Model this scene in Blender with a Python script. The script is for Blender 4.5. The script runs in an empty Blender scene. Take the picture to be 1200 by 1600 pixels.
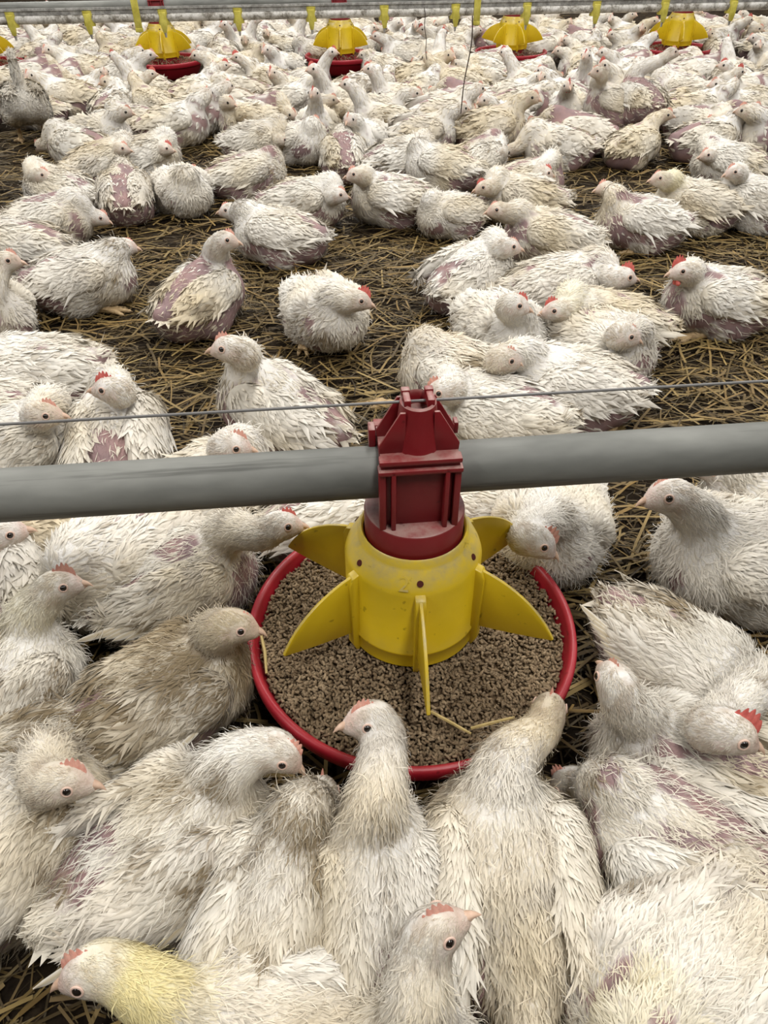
import bpy, math, random
import numpy as np
from mathutils import Matrix, Vector

C = bpy.context.scene.collection
SC = bpy.context.scene
rnd = random.Random(7)
rng = np.random.default_rng(11)
PI = math.pi
G = -0.075            # litter level; z = 0 is the rim of the near feeder pan

# ------------------------------------------------------------------ camera
F_PX, PITCH, YAW, ROLL = 1109.5, 0.7178, 0.0893, -0.0081
CAM = np.array([-0.0748, -0.51, 0.6127])
FW = np.array([math.sin(YAW)*math.cos(PITCH), math.cos(YAW)*math.cos(PITCH), -math.sin(PITCH)])
_r = np.array([math.cos(YAW), -math.sin(YAW), 0.0]); _u = np.cross(_r, FW)
RI = math.cos(ROLL)*_r + math.sin(ROLL)*_u
UP = -math.sin(ROLL)*_r + math.cos(ROLL)*_u
cd = bpy.data.cameras.new('camera'); cam = bpy.data.objects.new('camera', cd); C.objects.link(cam)
cd.sensor_fit = 'VERTICAL'; cd.sensor_height = 36.0; cd.lens = 36.0*F_PX/1600.0
cd.clip_start = 0.02; cd.clip_end = 100
cam.matrix_world = Matrix(((RI[0], UP[0], -FW[0], CAM[0]), (RI[1], UP[1], -FW[1], CAM[1]),
                           (RI[2], UP[2], -FW[2], CAM[2]), (0, 0, 0, 1)))
SC.camera = cam

def ray(px, py):
    d = (px-600)/F_PX*RI + (800-py)/F_PX*UP + FW
    return d
def at(px, py, z):
    d = ray(px, py); return CAM + d*((z-CAM[2])/d[2])
def pix(P):
    d = np.asarray(P)-CAM; z = d@FW
    return 600+F_PX*(d@RI)/z, 800-F_PX*(d@UP)/z, z

# ------------------------------------------------------------------ world, lamps, exposure
w = bpy.data.worlds.new('barn_air'); SC.world = w; w.use_nodes = True
w.node_tree.nodes['Background'].inputs[0].default_value = (0.93, 0.97, 1.0, 1)
w.node_tree.nodes['Background'].inputs[1].default_value = 0.03
def lamp(x, y, z, sx, sy, e):
    l = bpy.data.lights.new('ceiling_lamp', 'AREA'); l.shape = 'RECTANGLE'; l.size = sx; l.size_y = sy; l.energy = e
    l.color = (1.0, 0.975, 0.93)
    o = bpy.data.objects.new('ceiling_lamp', l); o.location = (x, y, z); C.objects.link(o); return o
for lx in (-2.4, 0.5, 3.4):
    for ly in (-0.9, 1.6, 4.2, 7.0):
        lamp(lx, ly, 2.7, 0.35, 1.5, 49)
vs = SC.view_settings
vs.view_transform = 'Standard'; vs.look = 'None'; vs.gamma = 1; vs.use_curve_mapping = False
vs.exposure = 0.26

# ------------------------------------------------------------------ materials
class NT:
    def __init__(s, name):
        s.m = bpy.data.materials.new(name); s.m.use_nodes = True
        s.t = s.m.node_tree; s.n = s.t.nodes; s.b = s.n['Principled BSDF']; s.out = s.n['Material Output']
    def new(s, typ, **kw):
        n = s.n.new(typ)
        for k, v in kw.items(): setattr(n, k, v)
        return n
    def link(s, a, b): s.t.links.new(a, b)
    def noise(s, scale, detail=4, rough=.6, coord='Object', stretch=None):
        c = s.new('ShaderNodeTexCoord'); o = c.outputs[coord]
        if stretch:
            mp = s.new('ShaderNodeMapping'); mp.inputs['Scale'].default_value = stretch; s.link(o, mp.inputs[0]); o = mp.outputs[0]
        n = s.new('ShaderNodeTexNoise'); n.inputs['Scale'].default_value = scale
        n.inputs['Detail'].default_value = detail; n.inputs['Roughness'].default_value = rough
        s.link(o, n.inputs['Vector']); return n.outputs['Fac']
    def ramp(s, fac, stops):
        r = s.new('ShaderNodeValToRGB'); e = r.color_ramp.elements
        while len(e) < len(stops): e.new(.5)
        for el, (p, c) in zip(e, stops):
            el.position = p; el.color = (*c, 1) if len(c) == 3 else c
        s.link(fac, r.inputs[0]); return r.outputs[0]
    def mix(s, fac, a, b, typ='MIX'):
        m = s.new('ShaderNodeMix', data_type='RGBA', blend_type=typ)
        for i, v in ((0, fac), (6, a), (7, b)):
            if hasattr(v, 'is_linked'): s.link(v, m.inputs[i])
            else: m.inputs[i].default_value = v if i == 0 else ((*v, 1) if len(v) == 3 else v)
        return m.outputs[2]
    def math(s, op, a, b=0.0):
        m = s.new('ShaderNodeMath', operation=op)
        for i, v in enumerate((a, b)):
            if hasattr(v, 'is_linked'): s.link(v, m.inputs[i])
            else: m.inputs[i].default_value = v
        return m.outputs[0]
    def bump(s, h, strength, dist=.002):
        b = s.new('ShaderNodeBump'); b.inputs['Strength'].default_value = strength; b.inputs['Distance'].default_value = dist
        s.link(h, b.inputs['Height']); s.link(b.outputs[0], s.b.inputs['Normal'])
    def attr(s, name):
        a = s.new('ShaderNodeAttribute'); a.attribute_name = name; return a.outputs['Color']
    def base(s, c, rough=.6, spec=.4):
        if hasattr(c, 'is_linked'): s.link(c, s.b.inputs['Base Color'])
        else: s.b.inputs['Base Color'].default_value = (*c, 1)
        s.b.inputs['Roughness'].default_value = rough
        s.b.inputs['Specular IOR Level'].default_value = spec
        return s.m
    def upness(s):
        g = s.new('ShaderNodeNewGeometry'); x = s.new('ShaderNodeSeparateXYZ'); s.link(g.outputs['Normal'], x.inputs[0])
        return x.outputs['Z']

M = {}
def feather_mat(name, transl):
    t = NT(name)
    col = t.attr('Col')
    oi = t.new('ShaderNodeObjectInfo')
    tint = t.ramp(oi.outputs['Random'], [(0, (.93, .90, .84)), (.35, (1, .985, .95)), (.7, (.98, .95, .90)), (1, (.90, .86, .78))])
    col = t.mix(1.0, col, tint, 'MULTIPLY')
    n = t.noise(95, 3)
    col = t.mix(t.math('MULTIPLY', t.ramp(n, [(.5, (0, 0, 0)), (.75, (1, 1, 1))]), .22), col, (.38, .31, .21))
    t.base(col, .8, .15)
    t.b.inputs['Sheen Weight'].default_value = .15
    if transl:
        tr = t.new('ShaderNodeBsdfTranslucent'); t.link(col, tr.inputs[0])
        ms = t.new('ShaderNodeMixShader'); ms.inputs[0].default_value = transl
        t.link(t.b.outputs[0], ms.inputs[1]); t.link(tr.outputs[0], ms.inputs[2]); t.link(ms.outputs[0], t.out.inputs[0])
    return t.m
M['feather'] = feather_mat('white_feather', .16)
t = NT('bird_skin_and_down'); col = t.attr('Col')
n = t.noise(160, 3); col = t.mix(t.math('MULTIPLY', n, .35), col, t.mix(.5, col, (.35, .26, .22)))
t.base(col, .75, .2); t.bump(t.noise(420, 2), .5, .0015); M['skin'] = t.m
t = NT('beak_horn'); t.base(t.ramp(t.noise(60), [(.3, (.42, .27, .19)), (.7, (.62, .44, .33))]), .42, .4); M['beak'] = t.m
t = NT('comb_flesh'); t.base(t.ramp(t.noise(140), [(.3, (.60, .24, .19)), (.7, (.74, .42, .33))]), .55, .35)
t.b.inputs['Subsurface Weight'].default_value = .15; t.b.inputs['Subsurface Radius'].default_value = (.004, .0015, .001); t.bump(t.noise(500), .4, .001); M['comb'] = t.m
t = NT('comb_flesh_red'); t.base(t.ramp(t.noise(140), [(.3, (.46, .07, .06)), (.7, (.64, .17, .14))]), .5, .35); t.bump(t.noise(500), .4, .001); M['comb_red'] = t.m
t = NT('eye_dark'); M['eye'] = t.base((.012, .008, .006), .08, .6)
t = NT('eyelid_skin'); M['lid'] = t.base((.62, .44, .36), .6, .3)
t = NT('leg_scales'); t.base(t.ramp(t.noise(70), [(.3, (.30, .20, .10)), (.7, (.55, .40, .22))]), .6, .3); t.bump(t.noise(260, 2), .8, .002); M['leg'] = t.m

def plastic(name, c1, c2, dust, rough=.38, dustamt=.8, band=(.45, .85)):
    t = NT(name)
    c = t.ramp(t.noise(14, 5), [(.3, c1), (.75, c2)])
    d = t.math('MULTIPLY', t.ramp(t.upness(), [(band[0], (0, 0, 0)), (band[1], (1, 1, 1))]), t.ramp(t.noise(38, 6, .7), [(.35, (.15, .15, .15)), (.62, (1, 1, 1))]))
    c = t.mix(t.math('MULTIPLY', d, dustamt), c, dust)
    sp = t.ramp(t.noise(85, 2, .5), [(.70, (0, 0, 0)), (.74, (1, 1, 1))])
    c = t.mix(t.math('MULTIPLY', sp, .55), c, tuple(x*.35 for x in c1))
    t.base(c, rough, .45); t.bump(t.noise(300, 2), .08, .001); M[name] = t.m
plastic('yellow_plastic', (.56, .39, .008), (.66, .47, .014), (.34, .28, .14), .36, .8, (.30, .55))
plastic('red_plastic', (.17, .006, .010), (.22, .010, .014), (.30, .19, .165), .45, .9, (.25, .7))
plastic('red_pan_plastic', (.27, .007, .017), (.33, .011, .022), (.34, .05, .055), .42, .4)
t = NT('galvanised_steel')
c = t.ramp(t.noise(7, 5, .65, stretch=(.35, 1, 1)), [(.34, (.085, .087, .078)), (.52, (.16, .162, .148)), (.68, (.24, .242, .222))])
s = t.ramp(t.noise(34, 5, .75, stretch=(.045, 1, 1)), [(.54, (0, 0, 0)), (.64, (1, 1, 1))]); c = t.mix(t.math('MULTIPLY', s, .6), c, (.035, .034, .03))
t.base(c, .58, .35); t.bump(t.noise(120), .12, .001); M['steel'] = t.m
t = NT('dirty_white_pipe')
c = t.ramp(t.noise(45, 6, .75), [(.40, (.20, .18, .15)), (.50, (.50, .48, .44)), (.62, (.68, .66, .63))]); M['drinker'] = t.base(c, .55, .35)
t = NT('aluminium_profile'); M['alu'] = t.base(t.ramp(t.noise(60, 5, .7), [(.4, (.22, .215, .20)), (.62, (.48, .47, .45))]), .5, .5)
t = NT('yellow_nipple_plastic'); M['nipple'] = t.base(t.ramp(t.noise(60), [(.4, (.44, .38, .06)), (.7, (.62, .55, .12))]), .4, .4)
t = NT('wire_steel'); M['wire'] = t.base((.16, .155, .15), .45, .5)
t = NT('dark_cord'); M['cord'] = t.base((.045, .03, .022), .8, .2)
t = NT('hole_shade'); M['hole_disc'] = t.base((.06, .012, .008), .8, .2)
t = NT('nipple_pin_steel'); M['pin'] = t.base((.5, .5, .5), .3, .5); t.b.inputs['Metallic'].default_value = .8
t = NT('feed_pellet'); oc = t.attr('Col'); t.base(t.mix(t.math('MULTIPLY', t.noise(700, 2), .5), oc, (.10, .065, .035)), .85, .15); t.bump(t.noise(900, 2), .5, .0008); M['pellet'] = t.m
t = NT('feed_meal'); M['meal'] = t.base(t.ramp(t.noise(300), [(.3, (.05, .032, .018)), (.7, (.12, .08, .045))]), .9, .1)
t = NT('straw_stalk'); oc = t.attr('Col'); M['straw'] = t.base(t.mix(t.math('MULTIPLY', t.noise(60, 3), .5), oc, (.06, .04, .02)), .6, .3)
t = NT('dry_straw'); M['straw_dry'] = t.base(t.ramp(t.noise(60, 3), [(.3, (.30, .22, .08)), (.7, (.48, .37, .16))]), .6, .3)
t = NT('dark_litter_soil')
c = t.ramp(t.noise(16, 8, .7), [(.25, (.012, .008, .005)), (.5, (.035, .023, .013)), (.75, (.085, .058, .03))]); t.base(c, .9, .15)
t.bump(t.noise(70, 8, .75), 1.0, .02); M['soil'] = t.m

# ------------------------------------------------------------------ mesh helpers
def mesh_np(name, V, faces=None, tris=None, quads=None, mat=None, smooth=True, col=None, nor=None):
    me = bpy.data.meshes.new(name)
    V = np.asarray(V, np.float32)
    loops, sizes = [], []
    if quads is not None and len(quads): loops.append(np.asarray(quads, np.int32).ravel()); sizes.append(np.full(len(quads), 4, np.int32))
    if tris is not None and len(tris): loops.append(np.asarray(tris, np.int32).ravel()); sizes.append(np.full(len(tris), 3, np.int32))
    if faces is not None:
        loops.append(np.concatenate([np.asarray(f, np.int32) for f in faces])); sizes.append(np.array([len(f) for f in faces], np.int32))
    loops = np.concatenate(loops); sizes = np.concatenate(sizes)
    me.vertices.add(len(V)); me.vertices.foreach_set('co', V.ravel())
    me.loops.add(len(loops)); me.loops.foreach_set('vertex_index', loops)
    me.polygons.add(len(sizes)); st = np.concatenate([[0], np.cumsum(sizes)[:-1]]).astype(np.int32)
    me.polygons.foreach_set('loop_start', st); me.polygons.foreach_set('loop_total', sizes)
    if smooth: me.polygons.foreach_set('use_smooth', np.ones(len(sizes), bool))
    if col is not None:
        a = me.color_attributes.new('Col', 'FLOAT_COLOR', 'POINT')
        cc = np.ones((len(V), 4), np.float32); cc[:, :3] = col; a.data.foreach_set('color', cc.ravel())
    if mat: me.materials.append(M[mat])
    me.update(calc_edges=True)
    if nor is not None:
        a = me.attributes.new('custom_normal', 'FLOAT_VECTOR', 'POINT'); a.data.foreach_set('vector', np.asarray(nor, np.float32).ravel())
    return me
def link(name, me, parent=None, loc=None):
    o = bpy.data.objects.new(name, me); C.objects.link(o)
    if parent is not None: o.parent = parent
    if loc is not None: o.location = loc
    return o
def tag(o, label=None, cat=None, group=None, kind=None):
    if label: o['label'] = label
    if cat: o['category'] = cat
    if group: o['group'] = group
    if kind: o['kind'] = kind
    return o
class MB:
    """collects shapes into one mesh"""
    def __init__(s): s.v = []; s.f = []
    def add(s, v, f):
        k = len(s.v); s.v += [tuple(map(float, x)) for x in v]; s.f += [[i+k for i in q] for q in f]
    def box(s, c, d, rz=0):
        x, y, z = (q/2 for q in d); cs, sn = math.cos(rz), math.sin(rz)
        v = [(c[0]+a*x*cs-b*y*sn, c[1]+a*x*sn+b*y*cs, c[2]+e*z) for e in (-1, 1) for a, b in ((-1, -1), (1, -1), (1, 1), (-1, 1))]
        s.add(v, [(3, 2, 1, 0), (4, 5, 6, 7), (0, 1, 5, 4), (1, 2, 6, 5), (2, 3, 7, 6), (3, 0, 4, 7)])
    def lathe(s, prof, n=64, closed=False):
        v = [(r*math.cos(2*PI*i/n), r*math.sin(2*PI*i/n), z) for r, z in prof for i in range(n)]
        f = []
        m = len(prof)
        for j in range(m if closed else m-1):
            for i in range(n):
                a = j*n+i; b = j*n+(i+1) % n; j2 = (j+1) % m
                f.append((a, b, j2*n+(i+1) % n, j2*n+i))
        s.add(v, f)
    def tube(s, pts, r, n=10, cap=True):
        pts = [Vector(p) for p in pts]; rs = r if hasattr(r, '__len__') else [r]*len(pts)
        v = []; ref = Vector((0, 0, 1))
        for i, p in enumerate(pts):
            d = (pts[min(i+1, len(pts)-1)]-pts[max(i-1, 0)]).normalized()
            if abs(d.dot(ref)) > .95: ref = Vector((1, 0, 0))
            a = d.cross(ref).normalized(); b = a.cross(d)
            for k in range(n):
                q = 2*PI*k/n; v.append(p+(a*math.cos(q)+b*math.sin(q))*rs[i])
        f = [(j*n+i, j*n+(i+1) % n, (j+1)*n+(i+1) % n, (j+1)*n+i) for j in range(len(pts)-1) for i in range(n)]
        if cap: f += [tuple(range(n))[::-1], tuple(range((len(pts)-1)*n, len(pts)*n))]
        s.add(v, f)
    def prism(s, poly, frame, th):
        """outline poly (u,v) extruded th along frame w; frame = (origin, u, v, w)"""
        o, u, v_, w_ = (np.array(q, float) for q in frame); n = len(poly)
        v = [o+u*a+v_*b+w_*e*th/2 for e in (-1, 1) for a, b in poly]
        f = [tuple(range(n))[::-1], tuple(range(n, 2*n))]+[(i, (i+1) % n, n+(i+1) % n, n+i) for i in range(n)]
        s.add(v, f)
    def build(s, name, mat, parent=None, smooth=True, bevel=0.0, loc=None, sharp=.6):
        me = mesh_np(name, np.array(s.v), faces=s.f, mat=mat, smooth=smooth)
        import bmesh
        bm = bmesh.new(); bm.from_mesh(me); bmesh.ops.recalc_face_normals(bm, faces=bm.faces)
        if bevel:
            es = [e for e in bm.edges if len(e.link_faces) == 2 and e.calc_face_angle(0) > .5]
            bmesh.ops.bevel(bm, geom=es, offset=bevel, segments=2, affect='EDGES', profile=.5)
        for e in bm.edges:
            if len(e.link_faces) == 2: e.smooth = e.calc_face_angle(0) < sharp
        bm.to_mesh(me); bm.free()
        return link(name, me, parent, loc)
def copy_tree(o, parent=None):
    c = o.copy(); C.objects.link(c)
    if parent is not None: c.parent = parent
    for ch in o.children: copy_tree(ch, c)
    return c

# value noise
_perm = np.random.default_rng(3).random((32, 32, 32)).astype(np.float32)
def vnoise(P, sc, off=0.0):
    q = np.asarray(P, np.float32)*sc+off; i = np.floor(q).astype(int); f = q-i; f = f*f*(3-2*f); r = 0
    for a in (0, 1):
        for b in (0, 1):
            for c in (0, 1):
                wt = (f[:, 0] if a else 1-f[:, 0])*(f[:, 1] if b else 1-f[:, 1])*(f[:, 2] if c else 1-f[:, 2])
                r = r+wt*_perm[(i[:, 0]+a) & 31, (i[:, 1]+b) & 31, (i[:, 2]+c) & 31]
    return r

# ------------------------------------------------------------------ the floor and its litter
def floor_z(x, y):
    P = np.stack([x, y, 0*x], 1)
    return G-.004+.010*(vnoise(P, 6.0)-.5)+.006*(vnoise(P, 22.0)-.5)
xs = np.concatenate([np.arange(-2.2, 2.6, .03), np.arange(2.6, 6.5, .3)]); xs = np.concatenate([np.arange(-6, -2.2, .3), xs])
ys = np.concatenate([np.arange(-1.4, 3.0, .03), np.arange(3.0, 12, .3)])
XX, YY = np.meshgrid(xs, ys); fx, fy = XX.ravel(), YY.ravel()
idx = np.arange(len(fx)).reshape(XX.shape)
q = np.stack([idx[:-1, :-1], idx[:-1, 1:], idx[1:, 1:], idx[1:, :-1]], -1).reshape(-1, 4)
o = link('floor', mesh_np('floor', np.stack([fx, fy, floor_z(fx, fy)], 1), quads=q, mat='soil')); tag(o, kind='structure')

def straw_mesh(name, P, az, tilt, L, W, col, bend):
    """flat split stalks: 3 rows of 2 vertices with a raised middle"""
    n = len(P); d = np.stack([np.cos(az)*np.cos(tilt), np.sin(az)*np.cos(tilt), np.sin(tilt)], 1)
    s = np.stack([-np.sin(az), np.cos(az), rng.normal(0, .25, n)], 1); V = []
    for tt, bz in ((-.5, 0), (0, 1), (.5, 0)):
        c = P+d*(L*tt)[:, None]+s*(bend*bz)[:, None]; c[:, 2] += np.abs(bend)*bz*.5
        V += [c+s*(W/2)[:, None], c-s*(W/2)[:, None]]
    V = np.stack(V, 1).reshape(-1, 3); b = np.arange(n)[:, None]*6
    Q = np.concatenate([b+np.array([[r*2, r*2+1, r*2+3, r*2+2]]) for r in (0, 1)])
    return mesh_np(name, V, quads=Q, mat='straw', smooth=False, col=np.repeat(col, 6, 0))
def straws(n, x0, x1, y0, y1, lo, hi, wmul=1.0):
    P = np.stack([rng.uniform(x0, x1, n), rng.uniform(y0, y1, n), np.zeros(n)], 1)
    P[:, 2] = floor_z(P[:, 0], P[:, 1])+rng.beta(1.2, 2.5, n)*.016+.001
    keep = np.hypot(P[:, 0], P[:, 1]) > .165
    big = rng.random(n) < .22
    L = np.where(big, rng.uniform(.04, .15, n), lo+(hi-lo)*.6*rng.beta(1.1, 2.2, n)); W = np.where(big, rng.uniform(.0022, .0046, n), rng.uniform(.0008, .0024, n))*wmul
    P[:, 2] += big*.004
    m = rng.random(n)[:, None]; br = np.where(big, rng.beta(2.0, 2.0, n)*1.05+.15, rng.beta(1.1, 3.0, n)*.9+.04)[:, None]
    col = ((1-m)*np.array([.30, .185, .055])+m*np.array([.40, .285, .105]))*br*.82
    az = np.where(rng.random(n) < .6, rng.normal(.1, .6, n), rng.uniform(0, 2*PI, n))
    return P[keep], az[keep], rng.normal(0, .07, n)[keep], L[keep], W[keep], col[keep], (rng.normal(0, .003, n))[keep]
A = [straws(30000, -.85, 1.3, -.45, 1.35, .01, .15), straws(17000, -1.3, 1.9, 1.3, 2.6, .015, .15, 1.2), straws(5000, -2.8, 3.8, 3.0, 7.0, .03, .12, 1.4)]
o = link('straw_litter', straw_mesh('straw_litter', *[np.concatenate([a[i] for a in A]) for i in range(7)]))
tag(o, 'trampled golden brown straw bedding spread over the dark barn floor', 'straw', kind='stuff')

# ------------------------------------------------------------------ pan feeder
def ribbon_arc(p0, p1, bulge, n=10):
    p0, p1 = np.array(p0), np.array(p1); t = np.linspace(0, 1, n)[:, None]
    d = p1-p0; nn = np.array([-d[1], d[0]])/np.hypot(*d)
    return (p0+d*t+nn*bulge*4*t*(1-t)).tolist()
def make_feeder(loc):
    root = bpy.data.objects.new('pan_feeder', None); C.objects.link(root); root.location = loc; root.empty_display_size = .05
    off = -G
    b = MB(); b.lathe([(.0, -.074), (.125, -.074), (.150, -.058), (.169, -.022), (.1735, -.016), (.179, -.0155), (.181, -.012), (.1815, -.002), (.1805, .002), (.178, .0035), (.1745, .003), (.172, -.001), (.170, -.010), (.152, -.050), (.12, -.064), (0, -.064)], 96)
    b.v = [(x, y, z+off) for x, y, z in b.v]; b.build('pan', 'red_pan_plastic', root, sharp=.9)
    b = MB(); b.lathe([(.066, -.062), (.064, .016), (.060, .016), (.060, -.062)], 48)
    b.v = [(x, y, z+off) for x, y, z in b.v]; b.build('inner_tube', 'red_plastic', root)
    # bell: lip, dusty shoulder, straight skirt with a seam
    b = MB(); b.lathe([(.0495, .146), (.0515, .149), (.0535, .1475), (.0545, .141), (.0565, .1385), (.0625, .131), (.0668, .1225), (.0688, .116), (.0695, .037), (.0712, .035), (.0712, .032), (.0700, .030), (.0705, .014), (.0690, .013), (.0675, .016), (.0670, .114), (.060, .128), (.0505, .138)], 96, True)
    b.v = [(x, y, z+off) for x, y, z in b.v]; b.build('bell', 'yellow_plastic', root, sharp=.9)
    for k in range(6):
        a = math.radians(-91.5+60*k); er = (math.cos(a), math.sin(a), 0); et = (-math.sin(a), math.cos(a), 0)
        out = [(.068, .116)] + ribbon_arc((.074, .1165), (.154, .054), .0115, 12) + ribbon_arc((.153, .0525), (.078, .036), .001, 5) + [(.068, .034)]
        b = MB(); b.prism(out, ((0, 0, off), er, (0, 0, 1), et), .0034)
        fin = b.build('fin', 'yellow_plastic', root, bevel=.0010, sharp=.5)
        b = MB(); b.prism([(.066, .1195), (.0745, .117), (.078, .108), (.0775, .020), (.072, .006), (.066, .013)], ((0, 0, off), er, (0, 0, 1), et), .0105)
        b.build('rib', 'yellow_plastic', fin, bevel=.0015)
        # red-brown shoulder disc above each fin; an opening's inner shade put in its colour
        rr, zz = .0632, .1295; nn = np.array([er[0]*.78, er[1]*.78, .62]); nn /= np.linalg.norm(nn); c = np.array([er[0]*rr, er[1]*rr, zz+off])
        b = MB(); b.tube([c-nn*.003, c+nn*.0006], .0032, 14); b.build('hole_disc', 'hole_disc', root)
    # embossed mould digit beside the front disc
    fc = bpy.data.curves.new('digit', 'FONT'); fc.body = '2'; fc.size = .021; fc.extrude = .0006; fc.align_x = 'CENTER'; fc.align_y = 'CENTER'
    to = bpy.data.objects.new('digit', fc); C.objects.link(to); dg = bpy.context.evaluated_depsgraph_get()
    me = bpy.data.meshes.new_from_object(to.evaluated_get(dg)); bpy.data.objects.remove(to)
    me.materials.clear(); me.materials.append(M['yellow_plastic'])
    a = math.radians(-105); o = link('embossed_digit', me, root)
    o.location = (math.cos(a)*.0640, math.sin(a)*.0640, .1281+off); o.rotation_euler = (math.radians(57), 0, a+PI/2)
    # red collar drum
    b = MB(); b.lathe([(.047, .125), (.0482, .128), (.0482, .170), (.0472, .1725), (.0455, .1735), (.0, .1735)], 72)
    b.v = [(x, y, z+off) for x, y, z in b.v]; b.build('collar', 'red_plastic', root)
    # pipe saddle
    b = MB()
    b.box((0, 0, .203+off), (.060, .054, .062))
    for sy in (-1, 1):
        for x in (-.0330, .0330): b.box((x, sy*.0275, .206+off), (.006, .012, .068))
        for x in (-.0235, .0235): b.box((x, sy*.0305, .206+off), (.0042, .011, .070))
        b.box((0, sy*.0300, .2385+off), (.0735, .012, .0048)); b.box((0, sy*.0285, .2475+off), (.0715, .011, .0050))
        b.box((0, sy*.0265, .2430+off), (.0690, .010, .008))
    sad = b.build('pipe_saddle', 'red_plastic', root, bevel=.0011)
    b = MB(); b.box((0, 0, .243+off), (.068, .056, .012))
    b.lathe([(.0, .243), (.0215, .243), (.0200, .250), (.0155, .291), (.0135, .2925), (.0120, .290), (.0115, .280), (.0, .278)], 40)
    n0 = 8; b.v = b.v[:n0]+[(x, y*1.15-.004, z+off) for x, y, z in b.v[n0:]]
    b.build('saddle_cone', 'red_plastic', root, bevel=.0)
    for sx in (-1, 1):
        for sy in (-1, 1):
            b = MB(); b.prism([(.012, .248), (.0345, .248), (.0350, .256), (.0165, .2885), (.012, .2885)], ((0, sy*.013-.005, off), (sx, 0, 0), (0, 0, 1), (0, 1, 0)), .0028)
            b.build('gusset', 'red_plastic', root, bevel=.0006)
        b = MB(); b.box((sx*.010, -.004, .292+off), (.006, .020, .010)); b.box((sx*.010, .004, .2955+off), (.0075, .007, .006)); b.build('wire_prong', 'red_plastic', root, bevel=.0012)
    b = MB(); b.box((-.0385, .014, .246+off), (.006, .014, .020)); b.box((.0375, .016, .250+off), (.004, .010, .012)); b.build('latch_tab', 'red_plastic', root, bevel=.001)
    return root
feeder = make_feeder((0, 0, G))
tag(feeder, 'nearest pan feeder with yellow finned bell and red pan full of pellets', 'feeder', 'pan feeders')
D, S, X3 = 3.668, .8626, .9658
# feed in the near pan
def pellets(n, rmax):
    r = np.sqrt(rng.uniform(.055**2, rmax**2, n)); a = rng.uniform(0, 2*PI, n)
    P = np.stack([r*np.cos(a), r*np.sin(a), 0*r], 1)
    P[:, 2] = -.0125+.020*np.clip((.130-r)/.06, 0, 1)+.006*(vnoise(P, 16)-.5)+rng.uniform(-.0035, .0025, n)+.002*np.clip((r-.15)/.02, 0, 1)
    az = rng.uniform(0, 2*PI, n); el = rng.normal(0, .42, n); L = rng.uniform(.0030, .0068, n); R = rng.uniform(.0012, .0016, n)
    d = np.stack([np.cos(az)*np.cos(el), np.sin(az)*np.cos(el), np.sin(el)], 1); u = np.stack([-np.sin(az), np.cos(az), 0*az], 1); v = np.cross(d, u)
    V = []; k = 6
    for e in (-.5, .5):
        for i in range(k):
            q = 2*PI*i/k; V.append(P+d*(L*e)[:, None]+(u*math.cos(q)+v*math.sin(q))*R[:, None])
    V = np.stack(V, 1).reshape(-1, 3); b = np.arange(n)[:, None]*2*k
    Q = [b+np.array([[i, (i+1) % k, k+(i+1) % k, k+i]]) for i in range(k)]+[b+np.array([[e+3, e+2, e+1, e]]) for e in (0,)]+[b+np.array([[e+5, e+4, e+3, e]]) for e in (0,)]
    Q += [b+np.array([[k, k+1, k+2, k+3]]), b+np.array([[k, k+3, k+4, k+5]])]
    m = rng.random(n)[:, None]; col = (m*np.array([.31, .235, .15])+(1-m)*np.array([.17, .12, .072]))*rng.uniform(.7, 1.25, n)[:, None]
    me = mesh_np('feed_pellets', V, quads=np.concatenate(Q), mat='pellet', smooth=False, col=np.repeat(col, 2*k, 0))
    return me
pel_me = pellets(11500, .1675)
pel = link('feed_pellets', pel_me); tag(pel, 'brown feed pellets filling the red pan of the nearest feeder', 'feed', kind='stuff')
b = MB(); b.lathe([(0, .003), (.07, .003), (.128, -.017), (.168, -.018), (.165, -.03), (0, -.03)], 48); b.build('feed_bed', 'meal', pel)
far_pel_me = pellets(1500, .1695)
names5 = ['far pan feeder cut off by the left edge of the flock view', 'far pan feeder under the drinker line, second from the left',
          'far pan feeder in the middle of the distant row of five', 'far pan feeder with its red pan rim exposed, right of the hanging cord',
          'far pan feeder half hidden behind a standing chicken, last on the right']
for i in range(5):
    x = X3+(i-3)*S
    f = copy_tree(feeder); f.location = (x, D, G); f['label'] = names5[i]
    f.rotation_euler.z = (.0, .12, -.04, .2, -.22)[i]
    o = link('feed_pellets', far_pel_me, loc=(x, D, 0)); tag(o, 'brown feed lying in the '+names5[i].split(' with')[0].split(' half')[0], 'feed', kind='stuff')
# feed pipes and wires
def pipe(y, x0, x1, label):
    b = MB(); b.tube([(x0+(x1-x0)*i/12, y, .215) for i in range(13)], .0240, 40); o = b.build('feed_pipe', 'steel'); tag(o, label, 'pipe', 'feed pipes'); return o
pipe(0, -1.6, 1.7, 'grey steel feed pipe passing through the red saddle of the nearest feeder')
pipe(D, -4.2, 5.6, 'far grey steel feed pipe running above the distant row of feeders')
def wire(y, z, x0, x1, label):
    b = MB(); b.tube([(x0+(x1-x0)*i/24, y, z-.004*math.cos(i*PI/12*1.5)*0) for i in range(25)], .0013, 8); o = b.build('wire', 'wire'); tag(o, label, 'wire'); return o
wire(.0, .288, -1.6, 1.7, 'thin taut steel wire above the nearest grey feed pipe')

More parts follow.
